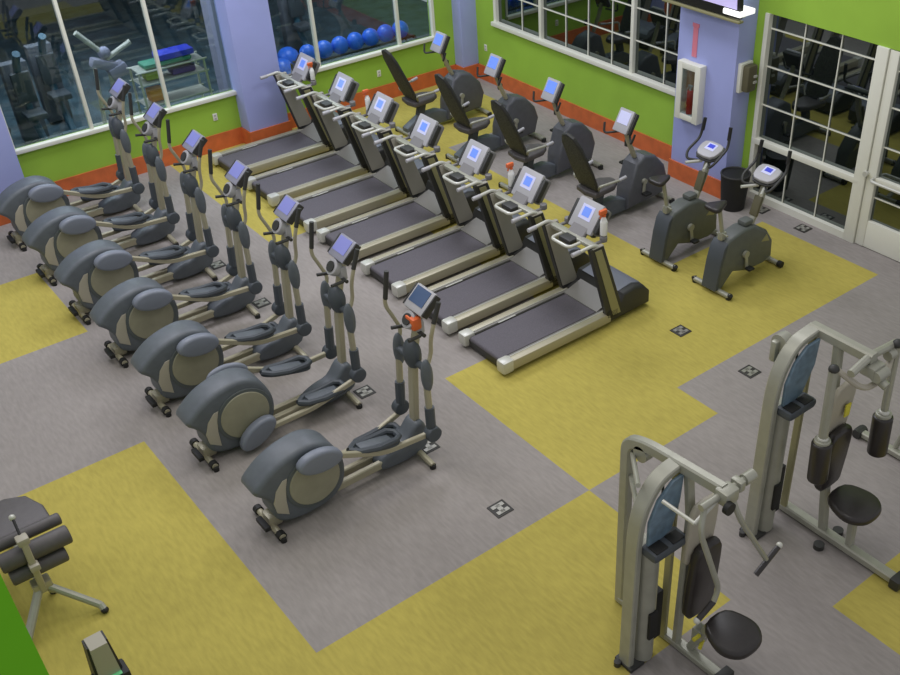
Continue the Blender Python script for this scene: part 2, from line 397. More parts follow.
# ------------------------------------------------------------------ elliptical trainers
def elliptical(near_up=True, scr='scrlil', clip=False):
    r = thing('elliptical_trainer', '', 'elliptical', (0, 0, 0))
    prof = [(-.03, .565), (.06, .67), (.22, .77), (.43, .83), (.62, .83), (.78, .74), (.87, .58), (.9, .42), (.86, .22), (.72, .09), (.5, .05), (.28, .07), (.16, .13), (.12, .22), (.12, .34), (.06, .46)]
    MB().prism(prof, -.16, .16, bev=.05, smooth_pts=3).build('drive_housing', M['shell'], r)
    o = MB()
    for s in (-1, 1): o.cyl((.56, s*.15, .43), (.56, s*.172, .43), .30, n=40, bev=.006)
    o.build('disc_rim', M['ring'], r)
    o = MB()
    for s in (-1, 1): o.cyl((.56, s*.15, .43), (.56, s*.182, .43), .265, n=40, bev=.01)
    o.build('drive_disc', M['disc'], r)
    o = MB()
    for s in (-1, 1): o.prism([(.30, .60), (.25, .595), (.17, .51), (.125, .38), (.14, .26), (.25, .18), (.25, .36), (.27, .50)], s*.15, s*.168, bev=.004)
    o.build('side_window', M['platebeige'], r)
    MB().cyl((.1, -.27, .05), (.1, .27, .05), .032).box((.14, 0, .1), (.14, .16, .12), bev=.02).build('rear_stabilizer', M['tan'], r)
    o = MB()
    for s in (-1, 1): o.cyl((.1, s*.27, 0), (.1, s*.27, .05), .03).cyl((.1, s*.2, .05), (.1, s*.26, .05), .045)
    o.build('rubber_foot', M['black'], r)
    MB().box((.02, -.06, .12), (.06, .2, .05), bev=.01).build('transport_handle', M['black'], r)
    MB().path([(.8, -.07, .13), (1.5, -.07, .13)], sect=(.06, .09), side=(0, 1, 0)).path([(.8, .07, .13), (1.5, .07, .13)], sect=(.06, .09), side=(0, 1, 0)).build('base_rail', M['tan'], r)
    MB().prism([(1.32, .06), (1.3, .17), (1.45, .24), (1.62, .28), (1.75, .42), (1.84, .42), (1.89, .28), (1.86, .1), (1.6, .03)], -.11, .11, bev=.045, smooth_pts=3).build('front_housing', M['shell'], r)
    MB().path([(1.76, -.34, .04), (1.76, 0, .07), (1.76, .34, .04)], r=.032).build('front_stabilizer', M['tan'], r)
    o = MB()
    for s in (-1, 1): o.cyl((1.76, s*.33, 0), (1.76, s*.33, .045), .034)
    o.build('rubber_foot', M['black'], r)
    MB().path([(1.8, 0, .4), (1.84, 0, .9), (1.88, 0, 1.3)], sect=(.1, .07), side=(0, 1, 0)).build('mast', M['tan'], r)
    MB().path([(1.87, 0, 1.2), (1.93, 0, 1.42), (2.0, 0, 1.66)], sect=(.09, .06), side=(0, 1, 0)).build('console_neck', M['tan'], r)
    MB().ball((1.86, 0, 1.2), (.085, .11, .17)).cyl((1.86, -.27, 1.13), (1.86, .27, 1.13), .035).build('pivot_housing', M['shell_dark'], r)
    for s in (-1, 1):
        up = near_up if s < 0 else not near_up
        cz, cx = (.69, .61) if up else (.2, .62)
        y0 = s*.19; y1 = s*(.30 if s < 0 else .26)
        # half-lens crank cover
        tilt = .15 if up else -.5
        pf = [(math.cos(a)*.23, math.sin(a)*(.13 if math.sin(a) > 0 else .115)) for a in [2*PI*k/24 for k in range(24)]]
        ca, sa = math.cos(tilt), math.sin(tilt)
        pf = [(cx+a*ca+b*sa, cz-a*sa+b*ca) for a, b in pf]
        MB().prism(pf, min(y0, y1), max(y0, y1), bev=.035).build('crank_cover', M['cover'], r)
        ys = s*.245
        if up: pts = [(cx+.16, ys, cz-.02), (1.28, ys, .42), (1.81, ys*1.12, .40)]
        else: pts = [(cx+.18, ys, cz), (1.28, ys, .2), (1.79, ys*1.12, .34)]
        MB().path(pts, sect=(.045, .06), side=(0, 1, 0), fillet=.12).build('pedal_arm', M['tan'], r)
        px, pz = (1.22, .50) if up else (1.42, .24)
        o = MB()
        pp = [(-.29, 0), (-.2, .075), (0, .1), (.2, .1), (.27, .05), (.27, -.05), (.2, -.1), (0, -.1), (-.2, -.075)]
        ysd = s*.17
        t_ = MB().prism([(a, b) for a, b in pp], -.018, .018, bev=.01, axis='Z', smooth_pts=3)
        n = len(pp)
        rim = [(a*.95, b*.9, .02+(.035 if a > .1 else 0)) for a, b in pp]; t_.path(rim+[rim[0]], r=.032, n=8)
        t_.xform(Matrix.Translation((px, ysd, pz)) @ Matrix.Rotation(.22 if up else .1, 4, 'Y'))
        ped = t_.build('foot_pedal', M['shell_dark'], r)
        MB().box((0, 0, .026), (.36, .12, .03), bev=.01).xform(Matrix.Translation((px, ysd, pz)) @ Matrix.Rotation(.22 if up else .1, 4, 'Y')).build('tread_pad', M['shell'], ped)
        MB().cyl((1.82, s*.24, .40), (1.82, s*.34, .40), .085, n=24, bev=.015).build('arm_joint', M['shell_dark'], r)
        dx = .03 if s > 0 else -.02
        MB().path([(1.82, s*.275, .42), (1.84+dx, s*.275, 1.1)], r=.034).build('lower_arm', M['tan'], r)
        MB().path([(1.82, s*.275, .45), (1.83+dx*.3, s*.275, .72)], r=.05).build('arm_boot', M['shell_dark'], r)
        MB().ball((1.85+dx, s*.28, 1.1), (.062, .055, .19)).build('arm_shroud', M['shell'], r)
        fw = 0 if s > 0 else .15
        h = MB().path([(1.86+dx, s*.28, 1.2), (1.9+dx+fw*.1, s*.285, 1.32), (1.83+dx+fw*.55, s*.31, 1.5), (1.78+dx+fw, s*.33, 1.62), (1.84+dx+fw*1.2, s*.33, 1.95 if s > 0 else 1.86)], r=.02, fillet=.1).build('handlebar', M['tan'], r)
        MB().path([(1.795+dx+fw*1.03, s*.33, 1.68), (1.845+dx+fw*1.2, s*.33, 1.97 if s > 0 else 1.88)], r=.024).build('handle_grip', M['dark'], h)
    # console
    m = Matrix.Translation((2.02, 0, 1.74)) @ Matrix.Rotation(-.72, 4, 'Y')
    c = MB().box((0, 0, 0), (.26, .30, .055), bev=.02).box((-.02, 0, -.035), (.2, .26, .04), bev=.015).xform(m).build('console', M['cons' if clip else 'conslil'], r)
    MB().box((.025, .01, .03), (.17, .22, .006)).xform(m).build('display', M[scr], c)
    MB().box((0, -.155, -.01), (.24, .02, .08), bev=.008).box((0, .155, -.01), (.24, .02, .08), bev=.008).xform(m).build('side_trim', M['dark'], c)
    MB().cyl((1.86, .02, 1.585), (1.925, .02, 1.54), .09, n=24, bev=.012).box((1.95, 0, 1.5), (.08, .16, .16), bev=.03).build('fan_module', M['cons'], r)
    MB().cyl((1.848, .02, 1.594), (1.87, .02, 1.578), .058, n=20).build('fan_grille', M['dark'], r)
    if clip: MB().box((1.9, -.02, 1.56), (.1, .15, .13), bev=.025).build('orange_clip', M['capor'], r, label='orange plastic piece below the console')
    g = MB().path([(1.9, -.12, 1.45), (1.75, -.15, 1.47)], r=.018).path([(1.9, .12, 1.45), (1.75, .15, 1.47)], r=.018).path([(1.93, -.15, 1.45), (1.93, .15, 1.45)], r=.02)
    g.build('heart_rate_grip', M['dark'], r)
    return r
EY = [7.12, 8.47, 9.65, 10.86, 12.06, 13.28, 14.5]
EL = ['grey elliptical trainer nearest the camera, orange part under its console',
      'grey elliptical trainer second from the front, its near crank cover turned down',
      'grey elliptical trainer third from the front, directly behind the one with the lowered crank cover',
      'grey elliptical trainer in the middle of its row, fourth from the front',
      'grey elliptical trainer fifth from the front, console before the yellow carpet strip',
      'grey elliptical trainer second from the window wall, tall mast before the sill',
      'grey elliptical trainer closest to the window wall at the far end of its row']
en = elliptical(True, 'screenoff', True); ep = elliptical(True); ep2 = elliptical(False)
used = False
for i, y in enumerate(EY):
    if i == 0: o = en
    elif i == 1: o = ep2
    elif not used: o = ep; used = True
    else: o = copy_tree(ep)
    o.location = (2.3 if i < 1 else 2.26, y, 0); o['label'] = EL[i]; o['group'] = 'row of elliptical trainers'

# ------------------------------------------------------------------ treadmills
def treadmill():
    r = thing('treadmill', '', 'treadmill', (0, 0, 0))
    MB().box((.85, 0, .09), (1.6, .74, .1), bev=.01).box((.16, 0, .06), (.12, .66, .1), bev=.01).build('deck_frame', M['dark'], r)
    MB().box((.83, 0, .155), (1.5, .56, .03), bev=.012).cyl((.09, -.28, .13), (.09, .28, .13), .04).build('running_belt', M['belt'], r)
    for s in (-1, 1):
        o = MB().box((.86, s*.385, .12), (1.56, .11, .13), bev=.022).build('side_rail', M['tan'], r)
        MB().box((.86, s*.318, .165), (1.5, .03, .035), bev=.006).build('rail_groove', M['deck'], o)
        MB().box((.86, s*.341, .178), (1.5, .008, .02)).build('rail_trim', M['bright'], o)
        MB().box((.07, s*.37, .12), (.16, .15, .16), bev=.035).build('rail_end_cap', M['bright'], r)
    MB().box((.62, .30, .178), (.26, .02, .008)).build('safety_decal', M['bright'], r)
    # motor cover
    MB().prism([(1.62, .03), (1.62, .2), (1.78, .24), (1.85, .36), (2.05, .38), (2.2, .34), (2.31, .22), (2.31, .05)], -.42, .42, bev=.04).build('motor_cover', M['dark'], r)
    MB().prism([(1.84, .365), (2.05, .40), (2.19, .36), (2.26, .28), (2.05, .33), (1.9, .33)], -.33, .33, bev=.008).build('hood_panel', M['hood'], r)
    MB().prism([(1.52, .165), (1.52, .185), (1.80, .27), (1.84, .25), (1.8, .2)], -.30, .30).build('front_slope', M['deck'], r)
    for s in (-1, 1):
        # broad leaning upright: dark edges, bronze stripe outside, pale inside
        y = s*.40; a, b = sorted((y-.03, y+.03))
        prof = [(1.60, .1), (1.86, .1), (1.50, 1.16), (1.30, 1.16)]
        u = MB().prism(prof, a, b, bev=.014).build('upright', M['inner'], r)
        MB().prism([(1.605, .11), (1.85, .11), (1.49, 1.15), (1.305, 1.15)], *sorted((y+s*.022, y+s*.032))).prism([(1.585, .1), (1.625, .1), (1.325, 1.16), (1.285, 1.16)], *sorted((y-s*.02, y+s*.036))).build('edge_trim', M['dark'], u)
        st = [(1.665, .14), (1.79, .14), (1.455, 1.12), (1.355, 1.12)]
        MB().prism(st, *sorted((y+s*.027, y+s*.040))).build('stripe_panel', M['tanstripe'], u)
        MB().box((1.66, y, .17), (.2, .08, .12), bev=.02).build('upright_foot', M['black'], u)
        h = MB().path([(1.44, s*.40, 1.14), (1.36, s*.40, 1.19), (1.06, s*.39, 1.17)], r=.021, fillet=.06).build('handrail', M['bright'], r)
        MB().cyl((1.05, s*.39, 1.17), (1.17, s*.39, 1.175), .027, bev=.006).build('rail_grip', M['cons'], h)
    MB().box((1.42, 0, 1.13), (.1, .8, .05), bev=.02).build('cross_member', M['silver'], r)
    MB().path([(1.42, -.16, 1.12), (1.2, -.16, 1.12), (1.2, .16, 1.12), (1.42, .16, 1.12)], r=.02, fillet=.07).build('front_grip', M['bright'], r)
    MB().box((1.34, 0, 1.125), (.15, .2, .06), bev=.02).build('control_pad', M['dark'], r)
    m = Matrix.Translation((1.62, 0, 1.32)) @ Matrix.Rotation(-.95, 4, 'Y') @ Matrix.Scale(1.1, 4)
    c = MB().box((0, 0, 0), (.34, .36, .05), bev=.02).xform(m).build('console', M['cons'], r)
    MB().box((.03, 0, .026), (.16, .18, .006)).xform(m).build('display', M['screenpale'], c)
    MB().box((.035, 0, .03), (.1, .11, .004)).xform(m).build('display_picture', M['screen'], c)
    MB().box((.0, 0, -.075), (.3, .4, .11), bev=.035).xform(m).build('console_back', M['consback'], c)
    MB().box((0, -.205, -.02), (.26, .05, .07), bev=.02).box((0, .205, -.02), (.26, .05, .07), bev=.02).xform(m).build('speaker_trim', M['dark'], c)
    MB().path([(1.44, 0, 1.12), (1.6, 0, 1.26)], sect=(.26, .06), side=(0, 1, 0)).build('console_neck', M['consback'], r)
    for s in (-1, 1):
        MB().cyl((1.6, s*.31, 1.12), (1.6, s*.31, 1.19), .045, bev=.01).path([(1.45, s*.31, 1.13), (1.6, s*.31, 1.13)], r=.02).build('cup_holder', M['consback'], r)
    return r
TY = [7.95, 9.03, 10.13, 11.28, 12.38, 13.46, 14.62]
TL = ['treadmill nearest the camera, rear end on the yellow carpet corner',
      'second treadmill from the front, bottle with orange cap beside its console',
      'third treadmill from the front of its row, no bottle beside its console',
      'treadmill in the middle of its row, fourth from the front',
      'fifth treadmill from the front, white bottle beside its console',
      'second treadmill from the far window wall, beside the recumbent bikes',
      'treadmill closest to the far wall, beside the blue column']
tp = treadmill()
for i, y in enumerate(TY):
    o = tp if i == 0 else copy_tree(tp)
    o.location = (5.55, y, 0); o['label'] = TL[i]; o['group'] = 'row of treadmills'

# bottles in the cup holders
def bottle():
    r = thing('spray_bottle', '', 'bottle', (0, 0, 0))
    MB().cyl((0, 0, 0), (0, 0, .15), .036, n=16, bev=.01).cyl((0, 0, .15), (0, 0, .2), .034, .014, n=16).build('bottle_body', M['bottle'], r)
    MB().cyl((0, 0, .2), (0, 0, .225), .02, n=12).box((-.015, 0, .25), (.09, .035, .05), bev=.012).path([(-.03, 0, .235), (-.045, 0, .19)], r=.008).build('trigger_cap', M['capor'], r)
    return r
bp = bottle(); bn = 0
for x, y, z, sc, lb in ((7.15, 7.64, 1.2, 1.2, 'white spray bottle with orange cap right of the nearest treadmill console'),
                 (7.15, 9.34, 1.2, 1.15, 'white spray bottle with orange cap left of the second treadmill console'),
                 (7.15, 12.69, 1.2, 1.1, 'white spray bottle left of the fifth treadmill console'),
                 (7.15, 14.31, 1.2, 1, 'white spray bottle with orange cap right of the farthest treadmill console')):
    o = bp if bn == 0 else copy_tree(bp); bn += 1
    o.location = (x, y, z); o.scale = (sc,)*3; o['label'] = lb; o['group'] = 'spray bottles on the treadmills'

# ------------------------------------------------------------------ recumbent bikes
def recumbent(pic):
    r = thing('recumbent_bike', '', 'exercise bike', (0, 0, 0))
    # local x = world X - 8.2
    MB().prism([(1.1, .1), (1.12, .38), (1.24, .74), (1.4, .83), (1.62, .77), (1.8, .58), (1.87, .38), (1.8, .14)], -.15, .15, bev=.045).build('drive_shroud', M['recbody'], r)
    MB().prism([(.3, .06), (.3, .14), (.62, .3), (.95, .3), (1.2, .2), (1.2, .06)], -.08, .08, bev=.02).build('frame_beam', M['shell'], r)
    for x in (.32, 1.86):
        s_ = MB().cyl((x, -.27, .045), (x, .27, .045), .035).build('stabilizer', M['silver'], r)
        o = MB()
        for s in (-1, 1): o.cyl((x, s*.27, 0), (x, s*.27, .06), .04)
        o.build('rubber_foot', M['black'], s_)
    MB().path([(1.32, 0, .8), (1.2, 0, 1.05), (1.12, 0, 1.28)], sect=(.07, .05), side=(0, 1, 0)).build('console_mast', M['tan'], r)
    m = Matrix.Translation((1.1, 0, 1.38)) @ Matrix.Rotation(-1.05, 4, 'Y')
    c = MB().box((0, 0, 0), (.32, .27, .045), bev=.015).xform(m).build('console', M['cons'], r)
    MB().box((.04, 0, .024), (.17, .2, .006)).xform(m).build('display', M[pic], c)
    MB().box((0, 0, -.045), (.3, .33, .06), bev=.02).xform(m).build('console_back', M['dark'], c)
    MB().path([(1.12, -.1, 1.2), (.98, -.27, 1.16), (1.02, -.3, 1.3)], r=.016, fillet=.05).path([(1.12, .1, 1.2), (.98, .27, 1.16), (1.02, .3, 1.3)], r=.016, fillet=.05).build('front_handlebar', M['dark'], r)
    # seat
    MB().path([(.62, 0, .28), (.68, 0, .5)], sect=(.1, .14), side=(0, 1, 0)).build('seat_carriage', M['shell_dark'], r)
    MB().prism([(.42, -.2), (.8, -.17), (.93, -.08), (.95, 0), (.93, .08), (.8, .17), (.42, .2), (.38, 0)], .5, .59, axis='Z', bev=.03).build('seat', M['padgrey'], r)
    bk = [(-.17, .0), (-.2, .3), (-.17, .75), (-.1, .9), (0, .94), (.1, .9), (.17, .75), (.2, .3), (.17, .0)]
    mb = Matrix.Translation((.47, 0, .62)) @ Matrix.Rotation(-.42, 4, 'Y') @ Matrix.Rotation(PI/2, 4, 'Z')
    b = MB().prism(bk, -.025, .025, bev=.012, smooth_pts=2)
    b.xform(mb); bo = b.build('backrest', M['mesh'], r)
    MB().path([(p[0], 0, p[1]) for p in bk]+[(bk[0][0], 0, bk[0][1])], r=.026, n=8).xform(mb).build('backrest_frame', M['dark'], bo)
    MB().path([(.5, -.16, .6), (.42, -.27, .72), (.72, -.33, .74)], r=.018, fillet=.05).path([(.5, .16, .6), (.42, .27, .72), (.72, .33, .74)], r=.018, fillet=.05).build('side_handle', M['silver'], r)
    o = MB()
    for s in (-1, 1): o.cyl((.72, s*.33, .74), (.84, s*.34, .76), .024)
    o.build('hand_grip', M['cons'], r)
    for s in (-1, 1):
        dz = -.16 if s < 0 else .16
        MB().path([(1.38, s*.17, .46), (1.36, s*.18, .46+dz)], sect=(.025, .045), side=(0, 1, 0)).cyl((1.38, s*.14, .46), (1.38, s*.19, .46), .04).build('crank_arm', M['silver'], r)
        MB().box((1.36, s*.24, .46+dz), (.12, .1, .03), bev=.01).build('pedal', M['black'], r)
    MB().cyl((1.34, .17, .9), (1.34, .17, .98), .04).build('bottle_holder', M['dark'], r)
    return r
RY = [9.58, 11.12, 12.5, 13.96]
RL = ['recumbent bike nearest the blue column, pale screen and handlebar before the skirting',
      'second recumbent bike from the blue column, console against the right wall skirting',
      'third recumbent bike from the blue column, dark mesh backrest over yellow floor',
      'recumbent bike in the far corner, tilted backrest standing against the green wall']
rp = recumbent('screen'); rp2 = recumbent('screenpale')
n = 0
for i, y in enumerate(RY):
    o = rp2 if i == 0 else (rp if i == 1 else copy_tree(rp))
    o.location = (8.2, y, 0); o['label'] = RL[i]; o['group'] = 'recumbent bikes by the right wall'

# ------------------------------------------------------------------ upright bikes
def upbike():
    r = thing('upright_bike', '', 'exercise bike', (0, 0, 0))
    # local x = world X - 8.6
    MB().prism([(.04, .06), (.09, .42), (.14, .62), (.22, .71), (.5, .77), (.7, .75), (.95, .6), (1.08, .42), (1.1, .18), (.95, .12), (.6, .14), (.35, .22), (.24, .12), (.16, .04)], -.115, .115, bev=.04).build('body_shroud', M['bikebody'], r)
    MB().prism([(.03, .06), (.08, .42), (.13, .62), (.19, .69), (.2, .64), (.14, .42), (.09, .06)], -.12, .12, bev=.01).build('rear_trim', M['shell_dark'], r)
    o = MB()
    for s in (-1, 1): o.prism([(.84, .48), (1.0, .44), (.93, .56)], s*.112, s*.12)
    o.build('side_emblem', M['tanstripe'], r)
    s_ = MB().cyl((.1, -.3, .045), (.1, .3, .045), .035).build('rear_stabilizer', M['silver'], r)
    o = MB()
    for s in (-1, 1): o.cyl((.1, s*.28, 0), (.1, s*.31, .07), .035)
    o.build('rubber_foot', M['black'], s_)
    MB().path([(.95, 0, .16), (1.2, 0, .06)], sect=(.06, .06), side=(0, 1, 0)).build('front_strut', M['silver'], r)
    s_ = MB().cyl((1.2, -.2, .045), (1.2, .2, .045), .033).build('front_stabilizer', M['silver'], r)
    o = MB()
    for s in (-1, 1): o.cyl((1.2, s*.16, .045), (1.2, s*.22, .045), .045)
    o.build('transport_wheel', M['black'], s_)
    MB().path([(.22, 0, .68), (.1, 0, 1.17)], r=.026).build('seat_post', M['silver'], r)
    MB().box((.2, 0, .75), (.09, .08, .11), bev=.02).path([(.18, -.02, .8), (.16, -.12, .8)], r=.012).build('post_clamp', M['silver'], r)
    st = MB().prism([(-.17, -.10), (-.1, -.13), (0, -.09), (.12, -.035), (.15, 0), (.12, .035), (0, .09), (-.1, .13), (-.17, .10), (-.18, 0)], -.035, .035, axis='Z', bev=.025, smooth_pts=2)
    st.xform(Matrix.Translation((.08, 0, 1.2)) @ Matrix.Scale(.9, 4)).build('saddle', M['pad'], r)
    MB().path([(.72, 0, .72), (.86, 0, 1.0), (.93, 0, 1.24)], sect=(.08, .06), side=(0, 1, 0)).build('mast', M['silver'], r)
    MB().box((.62, 0, .8), (.16, .14, .07), bev=.03).build('mast_collar', M['bikebody'], r)
    MB().box((.80, 0, .95), (.05, .12, .26), ry=.32, bev=.02).build('mast_pocket', M['olive'], r)
    m = Matrix.Translation((.92, 0, 1.33)) @ Matrix.Rotation(-.42, 4, 'Y') @ Matrix.Scale(.88, 4)
    c = MB().prism([(-.12, -.12), (0, -.19), (.14, -.17), (.17, 0), (.14, .17), (0, .19), (-.12, .12)], -.03, .03, axis='Z', bev=.015, smooth_pts=2).xform(m).build('console', M['cons'], r)
    MB().box((.06, 0, .032), (.13, .17, .006)).xform(m).build('display', M['screenpale'], c)
    MB().box((.07, 0, .037), (.07, .11, .004)).xform(m).build('display_picture', M['bluemat'], c)
    MB().prism([(-.14, -.14), (0, -.21), (.16, -.19), (.19, 0), (.16, .19), (0, .21), (-.14, .14)], -.055, -.03, axis='Z', smooth_pts=2).xform(m).build('console_rim', M['dark'], c)
    for s in (-1, 1):
        h = MB().path([(.86, s*.05, 1.2), (.72, s*.2, 1.22), (.78, s*.25, 1.3), (1.0, s*.24, 1.42), (1.04, s*.22, 1.66)], r=.018, fillet=.07).build('handlebar', M['dark'], r)
        MB().cyl((1.02, s*.225, 1.52), (1.045, s*.218, 1.68), .024).build('handle_grip', M['black'], h)
        MB().path([(.86, s*.05, 1.2), (.66, s*.16, 1.2)], r=.02).build('heart_rate_grip', M['bright'], r)
        dz = -.19 if s < 0 else .17
        MB().path([(.53, s*.145, .42), (.56, s*.15, .42+dz)], sect=(.025, .045), side=(0, 1, 0)).cyl((.53, s*.12, .42), (.53, s*.16, .42), .05).build('crank_arm', M['silver'], r)
        MB().box((.56, s*.2, .42+dz), (.1, .09, .03), bev=.01).build('pedal', M['black'], r)
    return r
ub = upbike()
ub.location = (8.6, 7.27, 0); ub['label'] = 'grey upright bike standing on the yellow carpet in front of the glass doors'
u2 = copy_tree(ub); u2.location = (8.6, 8.22, 0); u2['label'] = 'grey upright bike half on grey carpet in front of the blue column with extinguisher'
ub['group'] = u2['group'] = 'upright bikes'

# ------------------------------------------------------------------ strength machines
def tower(r, ox, xt, y, xm, ztop, plac=True):
    """selector tower at x=xt (left edge) arching over to the main plane x=xm"""
    f = lambda p: (p[0]-ox[0], p[1]-ox[1], p[2])
    MB().path([f(p) for p in ((xt+.04, y, .02), (xt+.06, y, ztop-.5), (xt+.1, y, ztop-.25), (xt+.25, y, ztop-.03), (xm, y, ztop))], sect=(.13, .06), side=(0, 1, 0), fillet=.12).build('tower_arch', M['silver'], r)
    MB().path([f(p) for p in ((xm-.03, y, .04), (xm-.02, y, ztop-.05))], sect=(.07, .035), side=(0, 1, 0)).build('guide_post', M['tanstripe'], r)
    MB().cyl(f((xt+.2, y-.02, .03)), f((xt+.2, y-.02, ztop-.62)), .088, n=24).build('weight_shroud', M['silver'], r)
    MB().box(f((xt+.2, y-.115, .47)), (.09, .03, .3), bev=.01).build('stack_window', M['black'], r)
    MB().box(f((xt+.33, y+.02, .42)), (.1, .13, .55), bev=.008).build('weight_stack', M['black'], r)
    MB().cyl(f((xt+.33, y, .6)), f((xt+.33, y, ztop-.1)), .01).build('lift_cable', M['dark'], r)
    pl = [(xt+.12, ztop-.62), (xt+.12, ztop-.35), (xt+.2, ztop-.17), (xt+.34, ztop-.06), (xm-.04, ztop-.05), (xm-.06, ztop-.3), (xt+.36, ztop-.55)]
    MB().prism([(a-ox[0], b) for a, b in pl], y-.09-ox[1], y-.06-ox[1], bev=.006).build('instruction_placard', M['placard'], r)
    tr = MB().box(f((xt+.26, y-.12, ztop-.62)), (.36, .17, .09), bev=.04).build('cup_tray', M['shell_dark'], r)
    MB().box(f((xt+.17, y-.14, ztop-.575)), (.12, .1, .012), bev=.004).box(f((xt+.34, y-.14, ztop-.575)), (.12, .1, .012), bev=.004).build('tray_recess', M['black'], tr)
    MB().box(f((xt+.08, y, .02)), (.16, .2, .04), bev=.015).cyl(f((xt-.02, y+.04, .0)), f((xt-.02, y+.04, .05)), .03).build('base_foot', M['dark'], r)
def padmesh(c, w, h, t, tilt=0):
    pf = [(-w*.40, -h/2), (-w*.5, -h*.3), (-w*.5, h*.25), (-w*.36, h/2), (w*.36, h/2), (w*.5, h*.25), (w*.5, -h*.3), (w*.40, -h/2)]
    return MB().prism(pf, -t/2, t/2, bev=t*.35, smooth_pts=2).xform(Matrix.Translation(c) @ Matrix.Rotation(tilt, 4, 'X'))
def seatmesh(c, w, d, t):
    pf = [(-w*.28, d*.5), (w*.28, d*.5), (w*.5, d*.1), (w*.5, -d*.22), (w*.3, -d*.46), (0, -d*.52), (-w*.3, -d*.46), (-w*.5, -d*.22), (-w*.5, d*.1)]
    return MB().prism(pf, -t/2, t/2, axis='Z', bev=t*.4, smooth_pts=3).xform(Matrix.Translation(c) @ Matrix.Rotation(.06, 4, 'X'))

# machine 1 : seated chest press, nearest
o1 = (4.32, 3.75)
r = thing('chest_press_machine', 'silver chest press machine nearest the camera, straight hanging press arms and black seat', 'weight machine', (o1[0], o1[1], 0))
L = lambda x, y, z: (x-o1[0], y-o1[1], z)
tower(r, o1, 3.83, 3.75, 4.32, 1.96)
MB().path([L(4.3, 4.27, .02), L(4.3, 4.27, 1.84), L(4.3, 4.05, 1.92), L(4.3, 3.3, 1.99)], sect=(.08, .10), side=(1, 0, 0), fillet=.14).build('main_frame', M['silver'], r)
MB().path([L(4.3, 4.27, .05), L(4.34, 3.15, .05)], sect=(.09, .07), side=(1, 0, 0)).build('base_beam', M['silver'], r)
MB().box(L(4.34, 3.13, .05), (.2, .09, .08), bev=.015).build('beam_foot', M['dark'], r)
MB().path([L(4.3, 4.22, 1.5), L(3.95, 3.8, 1.7)], r=.02).path([L(4.3, 4.22, 1.75), L(3.95, 3.8, 1.9)], r=.02).cyl(L(4.26, 4.1, 1.82), L(4.34, 4.1, 1.82), .07).build('cable_pulley', M['silver'], r)
MB().path([L(4.32, 3.62, .06), L(4.32, 3.6, 1.5), L(4.32, 3.66, 1.96)], sect=(.07, .06), side=(1, 0, 0)).build('back_post', M['silver'], r)
padmesh(L(4.38, 3.54, 1.38), .30, .62, .05, .06).build('back_shield', M['platebeige'], r)
padmesh(L(4.41, 3.50, .86), .30, .78, .09, .05).build('back_pad', M['pad'], r)
MB().path([L(4.36, 3.5, .06), L(4.36, 3.32, .5)], sect=(.07, .07), side=(1, 0, 0)).box(L(4.36, 3.42, .3), (.1, .1, .16), bev=.02).build('seat_post', M['silver'], r)
MB().cyl(L(4.31, 3.38, .36), L(4.24, 3.38, .36), .018).cyl(L(4.36, 3.38, .26), L(4.28, 3.34, .26), .016).build('adjustment_knob', M['sticker'], r)
seatmesh(L(4.41, 3.13, .52), .40, .40, .09).build('seat', M['pad'], r)
MB().cyl(L(4.06, 3.3, 1.97), L(4.56, 3.3, 1.97), .028).cyl(L(4.5, 3.3, 1.97), L(4.6, 3.3, 1.97), .045).box(L(4.44, 3.3, 1.97), (.06, .1, .09), bev=.015).box(L(4.3, 3.28, 1.97), (.14, .12, .12), bev=.02).build('pivot_axle', M['silver'], r)
MB().cyl(L(4.24, 3.18, 1.93), L(4.24, 3.22, 1.93), .05).build('pivot_bumper', M['black'], r)
a = MB().path([L(4.36, 3.3, 1.95), L(4.4, 3.22, 1.72), L(4.78, 3.2, 1.06)], r=.022, fillet=.12).build('press_arm', M['silver'], r)
g = MB().path([L(4.68, 3.2, .95), L(4.92, 3.2, 1.10)], r=.024).build('handle_grip', M['pad'], a)
MB().ball(L(4.93, 3.2, 1.107), .027).build('grip_end_cap', M['bright'], g)
a = MB().path([L(4.1, 3.3, 1.95), L(4.02, 3.25, 1.8), L(4.24, 3.2, 1.12), L(4.2, 3.2, 1.0)], r=.022, fillet=.1).build('press_arm', M['silver'], r)
g = MB().path([L(4.2, 3.2, 1.0), L(4.04, 3.2, .92)], r=.024).build('handle_grip', M['pad'], a)
MB().ball(L(4.03, 3.2, .915), .027).build('grip_end_cap', M['bright'], g)
MB().path([L(4.0, 3.6, 1.86), L(4.04, 3.32, 1.82)], r=.016).path([L(4.04, 3.32, 1.82), L(4.24, 3.3, 1.95)], r=.018).build('link_rod', M['bright'], r)

# machine 2 : pec fly
o2 = (6.27, 4.08)
r = thing('pec_fly_machine', 'silver chest fly machine with two black cylindrical arm pads hanging beside its seat', 'weight machine', (o2[0], o2[1], 0))
L = lambda x, y, z: (x-o2[0], y-o2[1], z)
tower(r, o2, 5.73, 4.08, 6.27, 2.1)
MB().path([L(6.27, 4.12, 2.09), L(6.27, 3.5, 2.09)], sect=(.09, .10), side=(1, 0, 0)).path([L(6.0, 3.52, 2.06), L(6.27, 3.54, 2.1), L(6.66, 3.56, 2.04)], r=.036, fillet=.08).build('top_beam', M['silver'], r)
MB().path([L(6.27, 4.15, .06), L(6.27, 2.8, .06)], sect=(.10, .08), side=(1, 0, 0)).build('base_beam', M['silver'], r)
MB().box(L(6.27, 2.82, .06), (.16, .1, .11), bev=.02).cyl(L(6.12, 3.56, 0), L(6.12, 3.56, .05), .05).cyl(L(6.4, 3.56, 0), L(6.4, 3.56, .05), .05).build('rubber_foot', M['dark'], r)
